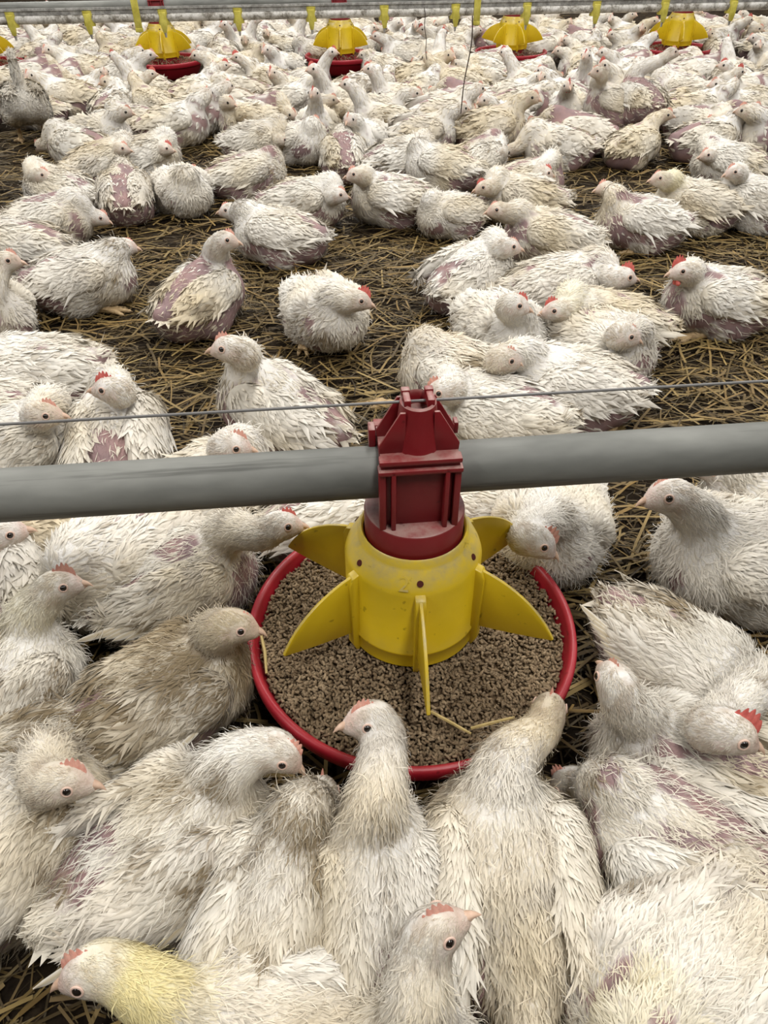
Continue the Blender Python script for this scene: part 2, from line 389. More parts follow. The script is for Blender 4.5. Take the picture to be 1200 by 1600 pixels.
# ------------------------------------------------------------------ drinker line
DD = 2.16                                    # depth along the optical axis
pl = CAM+ray(0, 26)*2.20; pr = CAM+ray(1200, 13)*2.10
yd = (pl[1]+pr[1])/2; zd = (pl[2]+pr[2])/2
droot = bpy.data.objects.new('drinker_line', None); C.objects.link(droot); droot.location = (0, yd, zd)
tag(droot, 'dirty white drinker pipe with yellow nipples across the far flock', 'drinker line')
b = MB(); b.tube([(-2.6+5.8*i/10, 0, 0) for i in range(11)], .0125, 20); b.build('water_pipe', 'drinker', droot)
b = MB(); b.box((.3, .004, .017), (5.8, .026, .014)); b.box((.3, -.010, .0235), (5.8, .004, .006)); b.build('support_profile', 'alu', droot)
def x_at(px, py):
    d = ray(px, py); t = (yd-CAM[1])/d[1]; return (CAM+d*t)
for px, py in ((18, 28), (138, 26), (255, 24), (372, 23), (486, 21), (600, 20), (711, 19), (822, 17), (930, 15), (1036, 14), (1142, 13)):
    x = x_at(px, py)[0]
    b = MB(); b.tube([(x, 0, -.019), (x, 0, .019)], .0165, 16); sd = b.build('nipple_saddle', 'nipple', droot)
    b = MB(); b.prism([(-.0095, .012), (.0095, .012), (.0085, -.022), (.005, -.038), (-.005, -.038), (-.0085, -.022)], ((x, -.016, 0), (1, 0, 0), (0, 0, 1), (0, 1, 0)), .008); b.build('nipple_arm', 'nipple', sd, bevel=.001)
    b = MB(); b.tube([(x, -.012, -.036), (x, -.012, -.050)], [.0045, .0028], 10); b.build('nipple_pin', 'pin', sd)
for px, py, label in ((214, 18, 1), (744, 12, 2)):
    x = x_at(px, py)[0]
    b = MB(); b.box((x, -.018, .012), (.020, .005, .082)); b.box((x, .0, .052), (.018, .034, .006)); b.box((x, -.016, -.030), (.021, .012, .010)); b.build('hanger_strap', 'nipple', droot, bevel=.001)
    b = MB(); b.tube([(x+.006, 0, .05), (x+.004, 0, .6), (x, 0, 1.6)], .0012, 6); b.build('suspension_cord', 'wire', droot)
x = x_at(735, 40)[0]
P0 = np.array([x, yd-.022, zd-.01]); b = MB()
b.tube([P0+np.array([.004*math.sin(i*.5)-.0009*i*i*.12, 0, -.265*i/14]) for i in range(15)], .0018, 8); o = b.build('hanging_cord', 'cord'); tag(o, 'dark thin cord dangling straight down from the drinker pipe', 'cord')
x = x_at(661, 40)[0]; P0 = np.array([x, yd-.016, zd+.012]); b = MB()
b.tube([P0+np.array([.002*math.sin(i*1.3)+.0012*i, 0, -.135*i/10]) for i in range(11)], .0012, 6); o = b.build('hanging_cord', 'cord'); tag(o, 'short frayed cord dangling from the drinker pipe, left of the longer cord', 'cord')

for pts_ in ([(.005, -.118, .004), (.022, -.133, .006), (.040, -.146, .004)], [(.040, -.142, .007), (.060, -.139, .008), (.085, -.133, .005)], [(-.165, -.005, .004), (-.160, -.03, .006), (-.158, -.055, .002)]):
    b = MB(); b.tube(pts_, [.0016, .0019, .0013], 6); o = b.build('straw_stalk', 'straw_dry')
    tag(o, ('yellow straw stalk lying on the feed at the pan front', 'bent pale straw stalk beside another at the right pan front', 'thin straw standing on the feed at the left pan rim')[len([q for q in C.objects if q.name.startswith('straw_stalk')])-1], 'straw')

# ------------------------------------------------------------------ chickens
def unit(v): v = np.asarray(v, float); return v/max(np.linalg.norm(v), 1e-9)
def frame(fwd, up=(0, 0, 1)):
    x = unit(fwd); y = np.cross(up, x); y = np.array([0, 1., 0]) if np.linalg.norm(y) < 1e-4 else unit(y)
    return np.stack([x, y, np.cross(x, y)])            # rows: forward, left, up
class SDF:
    def __init__(s): s.p = []
    def cap(s, a, b, ra, rb, k): s.p.append(('c', np.array(a, np.float32), np.array(b, np.float32), ra, rb, k))
    def ell(s, c, R, rad, k): s.p.append(('e', np.array(c, np.float32), np.array(R, np.float32), np.array(rad, np.float32), k))
    def __call__(s, P):
        P = np.asarray(P, np.float32); d = None
        for q in s.p:
            if q[0] == 'c':
                _, a, b, ra, rb, k = q; ba = b-a; pa = P-a
                h = np.clip(pa@ba/max(float(ba@ba), 1e-9), 0, 1); e = np.sqrt(((pa-h[:, None]*ba)**2).sum(1))-(ra+(rb-ra)*h)
            else:
                _, c, R, rad, k = q; l = (P-c)@R.T; k0 = np.sqrt(((l/rad)**2).sum(1)); k1 = np.sqrt(((l/rad**2)**2).sum(1))
                e = k0*(k0-1)/np.maximum(k1, 1e-6)
            if d is None: d = e
            else:
                h = np.maximum(k-np.abs(d-e), 0)/k; d = np.minimum(d, e)-h*h*k*.25
        return d
    def grad(s, P, e=.0012):
        g = np.stack([s(P+np.eye(3, dtype=np.float32)[i]*e)-s(P-np.eye(3, dtype=np.float32)[i]*e) for i in range(3)], 1)
        return g/np.maximum(np.linalg.norm(g, axis=1, keepdims=True), 1e-9)
    def bounds(s, m=.012):
        lo, hi = [], []
        for q in s.p:
            if q[0] == 'c': r = max(q[3], q[4]); lo.append(np.minimum(q[1], q[2])-r); hi.append(np.maximum(q[1], q[2])+r)
            else:
                r = np.sqrt(((q[2]*q[3][:, None])**2).sum(0)); lo.append(q[1]-r); hi.append(q[1]+r)
        return np.min(lo, 0)-m, np.max(hi, 0)+m
def surface(sdf, h, zmin=None):
    lo, hi = sdf.bounds()
    if zmin is not None: lo[2] = max(lo[2], zmin)
    n = np.ceil((hi-lo)/h).astype(int)+1
    ax = [lo[i]+h*np.arange(n[i], dtype=np.float32) for i in range(3)]
    # coarse pass, then only blocks near the surface
    Gx = np.stack(np.meshgrid(*ax, indexing='ij'), -1)
    st = 4; cc = Gx[::st, ::st, ::st]; cv = np.abs(sdf(cc.reshape(-1, 3)).reshape(cc.shape[:3])) < st*h*1.9
    near = np.repeat(np.repeat(np.repeat(cv, st, 0), st, 1), st, 2)
    sh = cv.shape; big = np.zeros_like(near); big |= near
    for a in range(3): big |= np.roll(near, -(st//2), a) | np.roll(near, st//2, a)
    big = big[:n[0], :n[1], :n[2]]
    V = np.full(n, 1.0, np.float32); V[big] = sdf(Gx[big])
    # sign of the far cells from the coarse grid
    cs = sdf(cc.reshape(-1, 3)).reshape(cc.shape[:3]); cs = np.repeat(np.repeat(np.repeat(cs, st, 0), st, 1), st, 2)[:n[0], :n[1], :n[2]]
    V[~big] = np.where(cs[~big] < 0, -1.0, 1.0)
    ins = V < 0
    cnt = np.zeros(n-1, np.int8); acc = np.zeros((*(n-1), 3), np.float32)
    sl = lambda o: tuple(slice(o[i], n[i]-1+o[i]) for i in range(3))
    for axis in range(3):
        o1, o2 = [i for i in range(3) if i != axis]
        for a in (0, 1):
            for b in (0, 1):
                p = [0, 0, 0]; p[o1] = a; p[o2] = b; qd = list(p); qd[axis] = 1
                va, vb = V[sl(p)], V[sl(qd)]; x = (va < 0) != (vb < 0); t = np.where(x, va/np.where(x, va-vb, 1), 0)
                cnt += x
                off = np.zeros((*va.shape, 3), np.float32); off[..., o1] = a; off[..., o2] = b; off[..., axis] = t
                acc += off*x[..., None]
    act = cnt > 0; ids = np.full(act.shape, -1, np.int32); ids[act] = np.arange(act.sum())
    ijk = np.argwhere(act); P = lo+h*(ijk+acc[act]/cnt[act][:, None])
    Q = []
    for axis in range(3):
        o1, o2 = [(1, 2), (2, 0), (0, 1)][axis]
        s0 = [slice(1, n[i]-1) for i in range(3)]; s0[axis] = slice(0, n[axis]-1)
        s1 = list(s0); s1[axis] = slice(1, n[axis])
        a, b = ins[tuple(s0)], ins[tuple(s1)]; x = a != b; e = np.argwhere(x)
        e = e+np.array([0 if i == axis else 1 for i in range(3)])
        if not len(e): continue
        def g(d1, d2):
            r = e.copy(); r[:, o1] -= d1; r[:, o2] -= d2; return ids[r[:, 0], r[:, 1], r[:, 2]]
        f = np.stack([g(1, 1), g(0, 1), g(0, 0), g(1, 0)], 1); flip = ~a[x]
        f[flip] = f[flip][:, ::-1]; Q.append(f)
    Q = np.concatenate(Q); Q = Q[(Q >= 0).all(1)]
    for _ in range(2): N = sdf.grad(P); P = P-N*sdf(P)[:, None]
    return P.astype(np.float32), Q, N
def sample(P, Q, n, g):
    a = np.linalg.norm(np.cross(P[Q[:, 2]]-P[Q[:, 0]], P[Q[:, 3]]-P[Q[:, 1]]), axis=1); c = np.cumsum(a); k = np.searchsorted(c, g.random(n)*c[-1])
    u, v = g.random((n, 1)), g.random((n, 1)); q = Q[np.minimum(k, len(Q)-1)]
    return (P[q[:, 0]]*(1-u)+P[q[:, 1]]*u)*(1-v)+(P[q[:, 3]]*(1-u)+P[q[:, 2]]*u)*v
def feathers(P, N, T, L, W, lift, g, col, jag=.25):
    """curved narrow vanes: root on the skin, tip lifted; 7 vertices each"""
    n = len(P); T = T-(T*N).sum(1)[:, None]*N; T /= np.maximum(np.linalg.norm(T, axis=1), 1e-6)[:, None]
    Sd = np.cross(N, T); V = []; Cc = []
    li = lift[:, None]; curl = g.normal(0, .22, n)[:, None]
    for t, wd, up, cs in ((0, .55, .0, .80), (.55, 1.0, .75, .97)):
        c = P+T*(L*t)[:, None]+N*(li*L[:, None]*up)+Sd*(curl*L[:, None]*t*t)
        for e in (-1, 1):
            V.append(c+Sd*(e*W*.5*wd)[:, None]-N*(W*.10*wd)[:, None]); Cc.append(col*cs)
    V.append(P+T*L[:, None]+N*(li*L[:, None]*.85)+Sd*(curl*L[:, None]+g.normal(0, jag, n)[:, None]*W[:, None])); Cc.append(col*1.0)
    V = np.stack(V, 1).reshape(-1, 3); Cc = np.stack(Cc, 1).reshape(-1, 3); b = np.arange(n)[:, None]*5
    Q = b+[[0, 2, 3, 1]]; Tr = b+[[2, 4, 3]]
    nv = N*1.0+g.normal(0, .09, N.shape)                # vanes shade with the roundness of the body
    Nn = np.stack([nv-Sd*.35, nv+Sd*.35, nv-Sd*.4, nv+Sd*.4, nv+T*.2], 1).reshape(-1, 3)
    Nn /= np.linalg.norm(Nn, axis=1)[:, None]
    return V, Q, Tr, Cc, Nn
def join(parts):
    V, Q, Tr, Cc, Nn = [], [], [], [], []; k = 0
    for v, q, t, c, n_ in parts: V.append(v); Q.append(q+k); Tr.append(t+k); Cc.append(c); Nn.append(n_); k += len(v)
    return [np.concatenate(a) for a in (V, Q, Tr, Cc, Nn)]

CLEAN, CREAM, GREY, DIRT, YEL = (np.array(c) for c in ((.83, .81, .77), (.70, .61, .44), (.52, .49, .46), (.23, .175, .10), (.80, .72, .38)))
SKINP, SKINV, FACE = (np.array(c) for c in ((.30, .185, .175), (.20, .14, .15), (.56, .36, .30)))

# shared small parts, built once in the head's own frame (x beak, z up) and reused
def head_parts():
    b = MB()
    for sgn, L, r0, z0 in ((1, .0215, .0078, .0012), (-1, .0165, .0060, -.0026)):
        v, f = [], []; n = 10; rows = 7
        for i in range(rows):
            t = i/(rows-1); rr = r0*(1-t**1.5)**.75+.0006; x = L*t; z = z0+(.0012*t-.0075*t**3 if sgn > 0 else .001*t)
            for k in range(n):
                q = 2*PI*k/n; v.append((x, rr*.80*math.cos(q), z+rr*.85*math.sin(q)*(1 if (math.sin(q) > 0) == (sgn > 0) else .35)))
        for i in range(rows-1):
            for k in range(n): f.append((i*n+k, i*n+(k+1) % n, (i+1)*n+(k+1) % n, (i+1)*n+k))
        f.append(tuple(range((rows-1)*n, rows*n))); b.add(v, f)
    o = b.build('beak', 'beak', sharp=1.2); beak = o.data; bpy.data.objects.remove(o)
    b = MB(); up = []; m = 44
    for i in range(m):
        t = i/(m-1); x = .020-.046*t; z = .0135+.0062*math.sin(PI*min(1, t*1.25)**.8)-.0060*(t**3) if t < 1 else .008
        z += (.0042*abs(math.sin(t*PI*7.0)))*math.sin(PI*min(1, t*1.02))**.6; up.append((x, z))
    v, f = [], []
    for i, (x, z) in enumerate(up):
        t = i/(m-1); th = .0021*math.sin(PI*(t*.92+.04))**.5; zb = .0085-.003*t
        v += [(x, -th*1.2, zb), (x, -th*.9, zb+(z-zb)*.6), (x, 0, z), (x, th*.9, zb+(z-zb)*.6), (x, th*1.2, zb)]
    for i in range(m-1):
        for k in range(4): f.append((i*5+k, i*5+k+1, i*5+k+6, i*5+k+5))
    b.add(v, f); o = b.build('comb', 'comb', sharp=1.2); comb = o.data; bpy.data.objects.remove(o)
    b = MB(); prof = [(.0047*math.sin(PI*i/8), .0047*math.cos(PI*i/8)) for i in range(9)]; b.lathe(prof, 16)
    o = b.build('eye', 'eye'); eye = o.data; bpy.data.objects.remove(o)
    b = MB(); b.lathe([(.0046+.0011*math.cos(2*PI*i/8), .0010*math.sin(2*PI*i/8)) for i in range(8)], 20, True)
    o = b.build('eyelid', 'lid'); lid = o.data; bpy.data.objects.remove(o)
    s = SDF(); 
    for y in (-.0035, .0035): s.cap((.010, y, -.011), (.008, y*1.5, -.019), .0028, .0042, .003)
    P, Q, N = surface(s, .0016); wat = mesh_np('wattle', P, quads=Q, mat='comb_red')
    return beak, comb, eye, lid, wat
BEAK, COMB, EYE, LID, WATTLE = head_parts()
COMB_RED = COMB.copy(); COMB_RED.materials.clear(); COMB_RED.materials.append(M['comb_red'])
def leg_mesh(stand):
    s = SDF()
    if stand: s.cap((-.012, 0, .085), (.0, 0, .010), .0085, .0065, .006); o = (0, 0)
    else: s.cap((-.055, 0, .013), (.012, 0, .011), .0095, .0072, .006); o = (.012, 0)
    for a, L in ((-.42, .036), (0.02, .046), (.45, .036)):
        d = (math.cos(a), math.sin(a)); p0 = (o[0], o[1], .0095); p1 = (o[0]+d[0]*L*.55, o[1]+d[1]*L*.55, .0085); p2 = (o[0]+d[0]*L, o[1]+d[1]*L, .0045)
        s.cap(p0, p1, .0062, .0052, .004); s.cap(p1, p2, .0050, .0038, .003); s.cap(p2, (p2[0]+d[0]*.009, p2[1]+d[1]*.009, .0015), .0028, .0008, .002)
    s.cap((o[0], 0, .009), (o[0]-.018, .004, .005), .005, .0030, .004)
    P, Q, N = surface(s, .0032); return mesh_np('leg', P, quads=Q, mat='leg')
LEG_SIT, LEG_STAND = leg_mesh(False), leg_mesh(True)
def flight_mesh():
    V = []; n = 7
    for i in range(n):
        t = i/(n-1); wd = .0068*(math.sin(PI*min(.93, .18+t*.75))**.7)*(1 if t < .99 else .35); x = .066*t; z = .004*math.sin(t*2.2)
        V += [(x, -wd*.65, z-.0008), (x, 0, z+.0008), (x, wd, z-.0012)]
    Q = [(i*3+k, i*3+k+1, i*3+k+4, i*3+k+3) for i in range(n-1) for k in (0, 1)]
    col = np.array([(CLEAN if j % 3 != 1 else CREAM*.95)*(1-.18*(j//3/(n-1))) for j in range(len(V))])
    return mesh_np('flight_feather', V, quads=Q, mat='feather', col=col)
FLIGHT = flight_mesh()

def bez(p, n):
    t = np.linspace(0, 1, n)[:, None]; p = [np.asarray(q, float) for q in p]
    return p[0]*(1-t)**3+3*p[1]*t*(1-t)**2+3*p[2]*t*t*(1-t)+p[3]*t**3

def build_bird(sp, lod):
    """sp: s scale, hb centre height, pitch, head (local centre), hdir (local), bald, dirt, cream, yellow, wl/wr wing opening, tail lift, comb, wattle, stand, seed.
    lod 0 near, 1 middle, 2 far. Local frame: x forward, z up, origin on the litter under the body."""
    g = np.random.default_rng(sp['seed']); s = sp['s']; off = g.uniform(0, 31)
    hb = sp['hb']; ct = np.array([0, 0, hb]); cp, spn = math.cos(sp['pitch']), math.sin(sp['pitch'])
    B = np.array([[cp, 0, spn], [0, 1, 0], [-spn, 0, cp]])          # rows: body forward, left, up
    W = lambda p: ct+(np.asarray(p, float)*s)@B
    fat = sp.get('fat', 1.0)
    b = SDF()
    b.ell(W((0, 0, 0)), B, np.array((.092, .072*fat, .063))*s, .02)
    b.ell(W((.050, 0, -.008)), B, np.array((.060, .062*fat, .056))*s, .025*s)
    b.ell(W((-.060, 0, -.002)), B, np.array((.056, .060*fat, .052))*s, .025*s)
    tl = sp.get('tail', .02)
    if tl > .1: b.cap(W((-.085, 0, .03)), W((-.120, 0, .006+tl)), .021*s, .010*s, .012*s)
    else: b.cap(W((-.080, 0, .004)), W((-.112, 0, .006+tl)), .033*s, .017*s, .025*s)
    for e in (-1, 1): b.ell(W((-.018, e*.046*fat, -.030)), B, np.array((.050, .027, .034))*s, .012*s)
    if sp.get('stand'):
        for e in (-1, 1): b.cap(W((-.01, e*.040, -.035)), (-.012, e*.034*s, .075), .030*s, .010*s, .02*s)
    hd = unit(sp['hdir']); H = frame(hd, sp.get('up', (0, 0, 1))); hc = np.asarray(sp['head'], float); hs = sp.get('hs', 1.0)*s**.6
    n0, n1 = W((.045, 0, .018)), W((.074, 0, .040)); Ln = np.linalg.norm(hc-n1)
    nd = unit(B[0]*.45+B[2]*.9)
    if hc[2] < n1[2]: nd = unit(B[0]*.9+B[2]*.3)
    pe = hc-hd*.009*hs-H[2]*.003*hs
    nk = bez([n1, n1+nd*Ln*.42, pe-hd*.30*Ln*.6-H[2]*.25*Ln, pe], 9)
    b.cap(n0, n1, .044*s, .029*s, .024*s)
    rr = np.linspace(.0270*s, .0158*hs, 9)
    for i in range(8): b.cap(nk[i], nk[i+1], rr[i], rr[i+1], .010)
    b.ell(hc, H, np.array((.0245, .0186, .0200))*hs, .010*hs)
    b.cap(hc+hd*.008*hs-H[2]*.002*hs, hc+hd*.0225*hs-H[2]*.0040*hs, .0146*hs, .0080*hs, .008*hs)
    for e in (-1, 1): b.ell(hc+(np.array((-.006, e*.0145, -.008))*hs)@H, H, np.array((.0075, .004, .006))*hs, .004)
    # wings
    wings = []
    for e, op in ((1, sp.get('wl', 0)), (-1, sp.get('wr', 0))):
        w_ = SDF(); Sh = W((.050, e*.050*fat, .022)); Tp = W((-.086, e*(.032+.06*op)*fat, .026+.02*op)); e1 = unit(Tp-Sh)
        outw = unit(e*B[1]*.80+B[2]*.60); e3 = unit(np.cross(e1, outw)); e2 = np.cross(e3, e1)
        if (e2@outw) < 0: e2 = -e2
        R = np.stack([e1, e2, e3]); mid = (Sh+Tp)/2+e2*.006*s
        w_.ell(mid, R, np.array((.080, .0165, .040))*s, .012*s); w_.ell(Sh+e1*.016*s+e2*.004*s, R, np.array((.030, .0175, .030))*s, .014*s)
        w_.cap(mid+e1*.03*s, Tp+e1*.004*s, .016*s, .006*s, .015*s)
        wings.append((w_, e1, e2, e3, mid, Sh, Tp, e))
    chain = np.array([W((-.135, 0, .006+tl*1.1)), W((-.085, 0, .008)), W((0, 0, 0)), W((.06, 0, .01)), n1]+[nk[i] for i in (2, 4, 6, 8)]+[hc+hd*.03*hs])
    crad = np.array([.012, .045, .062, .052, .036, .028, .024, .021, .019, .008])*s
    def flow(P):
        best = np.full(len(P), 9.); T = np.zeros((len(P), 3)); U = np.zeros(len(P)); Tw = np.zeros(len(P))[:, None]
        for i in range(len(chain)-1):
            a, c = chain[i], chain[i+1]; ba = c-a; h = np.clip((P-a)@ba/(ba@ba), 0, 1)
            d = np.linalg.norm(P-a-h[:, None]*ba, axis=1)-(crad[i]+(crad[i+1]-crad[i])*h)
            wt = np.exp(-np.clip(d, -.03, .2)/.010)[:, None]; T -= unit(ba)*wt; Tw += wt
            m = d < best; best[m] = d[m]; U[m] = (i+h)[m]
        return T/Tw, U
    hbald = sp.get('bald', .3)
    def bald_mask(P):
        l = ((P-ct)@B.T)/s
        nz = .62*vnoise(P, 17/s, off)+.38*vnoise(P, 48/s, off+5)
        reg = np.exp(-((l[:, 0]+.075)/.06)**2)*.30+np.exp(-((np.abs(l[:, 1])-.05)/.03)**2-((l[:, 2]+.015)/.035)**2)*.16
        reg = reg+.30*np.exp(-((l[:, 0]+.06)/.045)**2-((l[:, 2]-.0)/.04)**2)*hbald
        m = np.clip((nz+reg+hbald*.48-.81)/.10, 0, 1)*np.clip((4.6-flow(P)[1])/.6, 0, 1)
        face = np.exp(-(((P-(hc+hd*.017*hs))**2).sum(1))/(.0125*hs)**2)
        nearhead = np.linalg.norm(P-hc, axis=1) < .06*hs
        return np.where(nearhead, 0, m), np.clip(face*1.5, 0, 1)
    dirt_, cream_, yel_ = sp.get('dirt', .2), sp.get('cream', .3), sp.get('yellow', 0)
    def tint(P, U):
        n1_ = vnoise(P, 14/s, off+9); n2_ = vnoise(P, 40/s, off+13); n3_ = vnoise(P, 90/s, off+17); n4_ = vnoise(P, 22/s, off+3); r = g.random(len(P))
        l = ((P-ct)@B.T)/s
        c = CLEAN*np.ones((len(P), 1))
        k = np.clip((n1_-.62+cream_)*1.6, 0, 1)[:, None]*.85; c = c*(1-k)+CREAM*k
        k = np.clip((n2_-.66+.30*(r-.5))*2.2, 0, .65)[:, None]; c = c*(1-k)+GREY*k
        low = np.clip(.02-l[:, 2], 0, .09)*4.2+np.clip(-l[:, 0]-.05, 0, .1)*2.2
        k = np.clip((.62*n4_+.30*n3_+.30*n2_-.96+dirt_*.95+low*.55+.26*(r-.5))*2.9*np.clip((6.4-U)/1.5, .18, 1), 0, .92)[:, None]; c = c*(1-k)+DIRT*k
        hk = np.clip((U-6.6)/1.0, 0, 1)*np.clip(vnoise(P, 150/s, off+51)*1.5-.52+.5*(r-.5), 0, .6); hk = hk[:, None]; c = c*(1-hk)+np.array((.47, .38, .29))*hk
        if yel_:
            k = (np.clip((U-3.0)/2.6+.5*(n2_-.5), 0, 1)*np.clip((8.6-U)/1.8+.5*(n2_-.5), 0, 1)*yel_)[:, None]; c = c*(1-k)+YEL*k
        return c*(.93+.11*r)[:, None]
    # body skin
    P, Q, N = surface(b, (.0048, .0062, .0095, .016)[lod]*max(s, .9))
    bm_, fm = bald_mask(P); nz = vnoise(P, 60, off)[:, None]
    skin = SKINP*(1-nz)+SKINV*nz
    pores = vnoise(P, 170, off)[:, None]; skin = skin*(.85+.3*pores)
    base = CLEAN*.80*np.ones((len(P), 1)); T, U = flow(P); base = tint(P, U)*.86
    col = base*(1-bm_[:, None])+skin*bm_[:, None]; k = (fm*.85*(.55+.6*nz[:, 0]))[:, None]; col = col*(1-k)+FACE*k
    for e in (-1, 1):
        ear = np.exp(-((P-(hc+(np.array((-.006, e*.016, -.008))*hs)@H))**2).sum(1)/(.008*hs)**2)[:, None]*.8; col = col*(1-ear)+np.array((.60, .42, .36))*ear
    me = mesh_np('chicken', P, quads=Q, mat='skin', col=col)
    bird = link('chicken', me)
    # plumage
    nf = sp.get('nf') or (16500, 4400, 1200, 260)[lod]
    R = sample(P, Q, nf, g); hx_ = sample(P, Q, nf*4, g); hx_ = hx_[np.linalg.norm(hx_-hc, axis=1) < .042*hs][:(1800, 700, 160, 20)[lod]]
    R = np.concatenate([R, hx_]).astype(np.float32); N = b.grad(R); T, U = flow(R); T = T+np.array([0, 0, -.12])
    bmk, fmk = bald_mask(R); keep = (g.random(len(R)) > bmk*.94) & (g.random(len(R)) > fmk*.8) & (R[:, 2] > .006)
    lh = ((R-hc)@H.T)/hs; keep &= ~((np.abs(lh[:, 1]) < .0042) & (lh[:, 0] > -.020) & (lh[:, 2] > .004) & (U > 7))
    for w_ in wings: keep &= w_[0](R) > -.004
    for e in (-1, 1): keep &= np.linalg.norm(R-(hc+(np.array((.006, e*.0165, .003))*hs)@H), axis=1) > .0085*hs
    R, N, T, U = R[keep], N[keep], T[keep], U[keep]
    Lx = np.interp(U, [0, 1, 2, 3, 4, 5, 6.5, 7.6, 8.3, 9], [.026, .022, .019, .017, .016, .015, .012, .008, .0048, .0035])*s*g.uniform(.75, 1.25, len(R))
    Wx = np.interp(U, [0, 1, 2, 3, 4, 5, 6.5, 7.6, 8.3, 9], [.0075, .0075, .0070, .0062, .0050, .0038, .0030, .0024, .0019, .0014])*s*g.uniform(.7, 1.2, len(R))*(.40, .66, 1.4, 2.6)[lod]*1.0
    Lx *= (.82, .95, 1.15, 1.15)[lod]
    jit = np.stack([vnoise(R, 34/s, off+k_) for k_ in (21, 27, 33)], 1)-.5
    T = T+jit*.75+g.normal(0, .13, T.shape)
    lift = np.clip(.05+.20*(vnoise(R, 30/s, off+40)-.40)+g.normal(0, .04, len(R)), .01, .4)
    lift = np.where(U > 7.2, np.minimum(lift, .12)+.10, lift)
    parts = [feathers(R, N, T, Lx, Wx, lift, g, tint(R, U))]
    # fine filaments that break up the outline
    if lod < 2:
        nh = (3200, 700)[lod]; R = sample(P, Q, nh, g).astype(np.float32); N = b.grad(R); T, U = flow(R); kk = (U < 8.0) & (R[:, 2] > .01); R, N, T, U = R[kk], N[kk], T[kk], U[kk]
        parts.append(feathers(R, N, T+g.normal(0, .35, T.shape), g.uniform(.010, .022, len(R))*s*np.clip((9-U)/4, .45, 1), np.full(len(R), .0008)*(1, 1.6)[lod], g.uniform(.2, .8, len(R)), g, tint(R, U)*1.04))
    # tail fan
    tp = W((-.108, 0, .010+tl*.9)); tdir = unit(W((-.15, 0, .004+tl*1.35))-W((-.085, 0, .004))); k = 9
    ang = np.linspace(-1, 1, k); Td = tdir+B[1]*ang[:, None]*.55+B[2]*(.25-.2*np.abs(ang))[:, None]; Rt = tp+B[1]*ang[:, None]*.012*s
    Nt = np.tile(B[2], (k, 1))+B[1]*ang[:, None]*.5; Nt /= np.linalg.norm(Nt, axis=1)[:, None]
    parts.append(feathers(Rt, Nt, Td, g.uniform(.028, .040, k)*s, np.full(k, .011)*s, np.full(k, .05), g, tint(Rt, np.zeros(k))))
    wl = []
    for w_, e1, e2, e3, mid, Sh, Tp, e in wings:
        Pw, Qw, Nw = surface(w_, (.0048, .0065, .010, .016)[lod]*max(s, .9))
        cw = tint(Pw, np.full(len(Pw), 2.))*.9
        n = (2600, 850, 240, 60)[lod]; Rw = sample(Pw, Qw, n*2, g).astype(np.float32); Nn = w_.grad(Rw); kk = (Nn@e2 > -.25); Rw, Nn = Rw[kk][:n], Nn[kk][:n]
        al = ((Rw-mid)@e1)/(.08*s); bm2, _ = bald_mask(Rw); kk = g.random(len(Rw)) > bm2*.7; Rw, Nn, al = Rw[kk], Nn[kk], al[kk]
        dn = -e3 if (e3@B[2]) > 0 else e3
        Tw_ = e1+dn*(.18*(1-al))[:, None]; Tw_ = Tw_+(np.stack([vnoise(Rw, 30/s, off+k_) for k_ in (3, 6, 8)], 1)-.5)*.5+g.normal(0, .08, Rw.shape)
        Lw = np.interp(al, [-1, -.3, .4, 1], [.015, .023, .032, .036])*s*g.uniform(.8, 1.2, len(Rw)); Ww = np.interp(al, [-1, 0, 1], [.006, .0095, .0105])*s*g.uniform(.75, 1.15, len(Rw))*(.58, .80, 1.4, 2.4)[lod]
        wp = [feathers(Rw, Nn, Tw_, Lw, Ww, np.clip(g.normal(.06, .05, len(Rw)), .01, .3), g, tint(Rw, np.full(len(Rw), 2.)))]
        nf_ = (9, 13, 9, 6)[lod]; tt = np.linspace(0, 1, nf_)
        Rf = mid+e1*(-.035+.105*tt[:, None])*s+dn*(.030-.022*tt[:, None])*s+e2*(.008+.002*tt[:, None])*s
        Tf = e1+dn*(.34-.36*tt)[:, None]+e2*.06*op if False else e1+dn*(.34-.36*tt)[:, None]
        if lod == 0: fl = (Rf, Tf)
        else:
            wp.append(feathers(Rf, np.tile(e2, (nf_, 1)), Tf, np.full(nf_, .050)*s, np.full(nf_, .0085)*s, np.full(nf_, .05), g, tint(Rf, np.full(nf_, 1.))*.96)); fl = None
        wl.append((Pw, Qw, cw, wp, fl, e2, Nw))
    if lod >= 2:
        for Pw, Qw, cw, wp, fl, e2, Nw in wl: parts.append((Pw, Qw, np.zeros((0, 3), int), cw, Nw)); parts += wp
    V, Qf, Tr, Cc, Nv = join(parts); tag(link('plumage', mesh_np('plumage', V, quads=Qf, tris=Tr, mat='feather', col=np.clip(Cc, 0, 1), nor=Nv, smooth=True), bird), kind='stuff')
    if lod < 2:
        for Pw, Qw, cw, wp, fl, e2, Nw in wl:
            wo = link('wing', mesh_np('wing', Pw, quads=Qw, mat='feather', col=np.clip(cw, 0, 1)), bird)
            V, Qf, Tr, Cc, Nv = join(wp); tag(link('wing_plumage', mesh_np('wing_plumage', V, quads=Qf, tris=Tr, mat='feather', col=np.clip(Cc, 0, 1), nor=Nv), wo), kind='stuff')
            if fl is not None:
                for p_, t_ in zip(*fl):
                    x = unit(t_); z = unit(e2-(e2@x)*x); y = np.cross(z, x); f = link('flight_feather', FLIGHT, wo)
                    sc = s*g.uniform(.66, .86); f.matrix_local = Matrix([[x[i]*sc, y[i]*sc, z[i]*sc, p_[i]] for i in range(3)]+[[0, 0, 0, 1]])
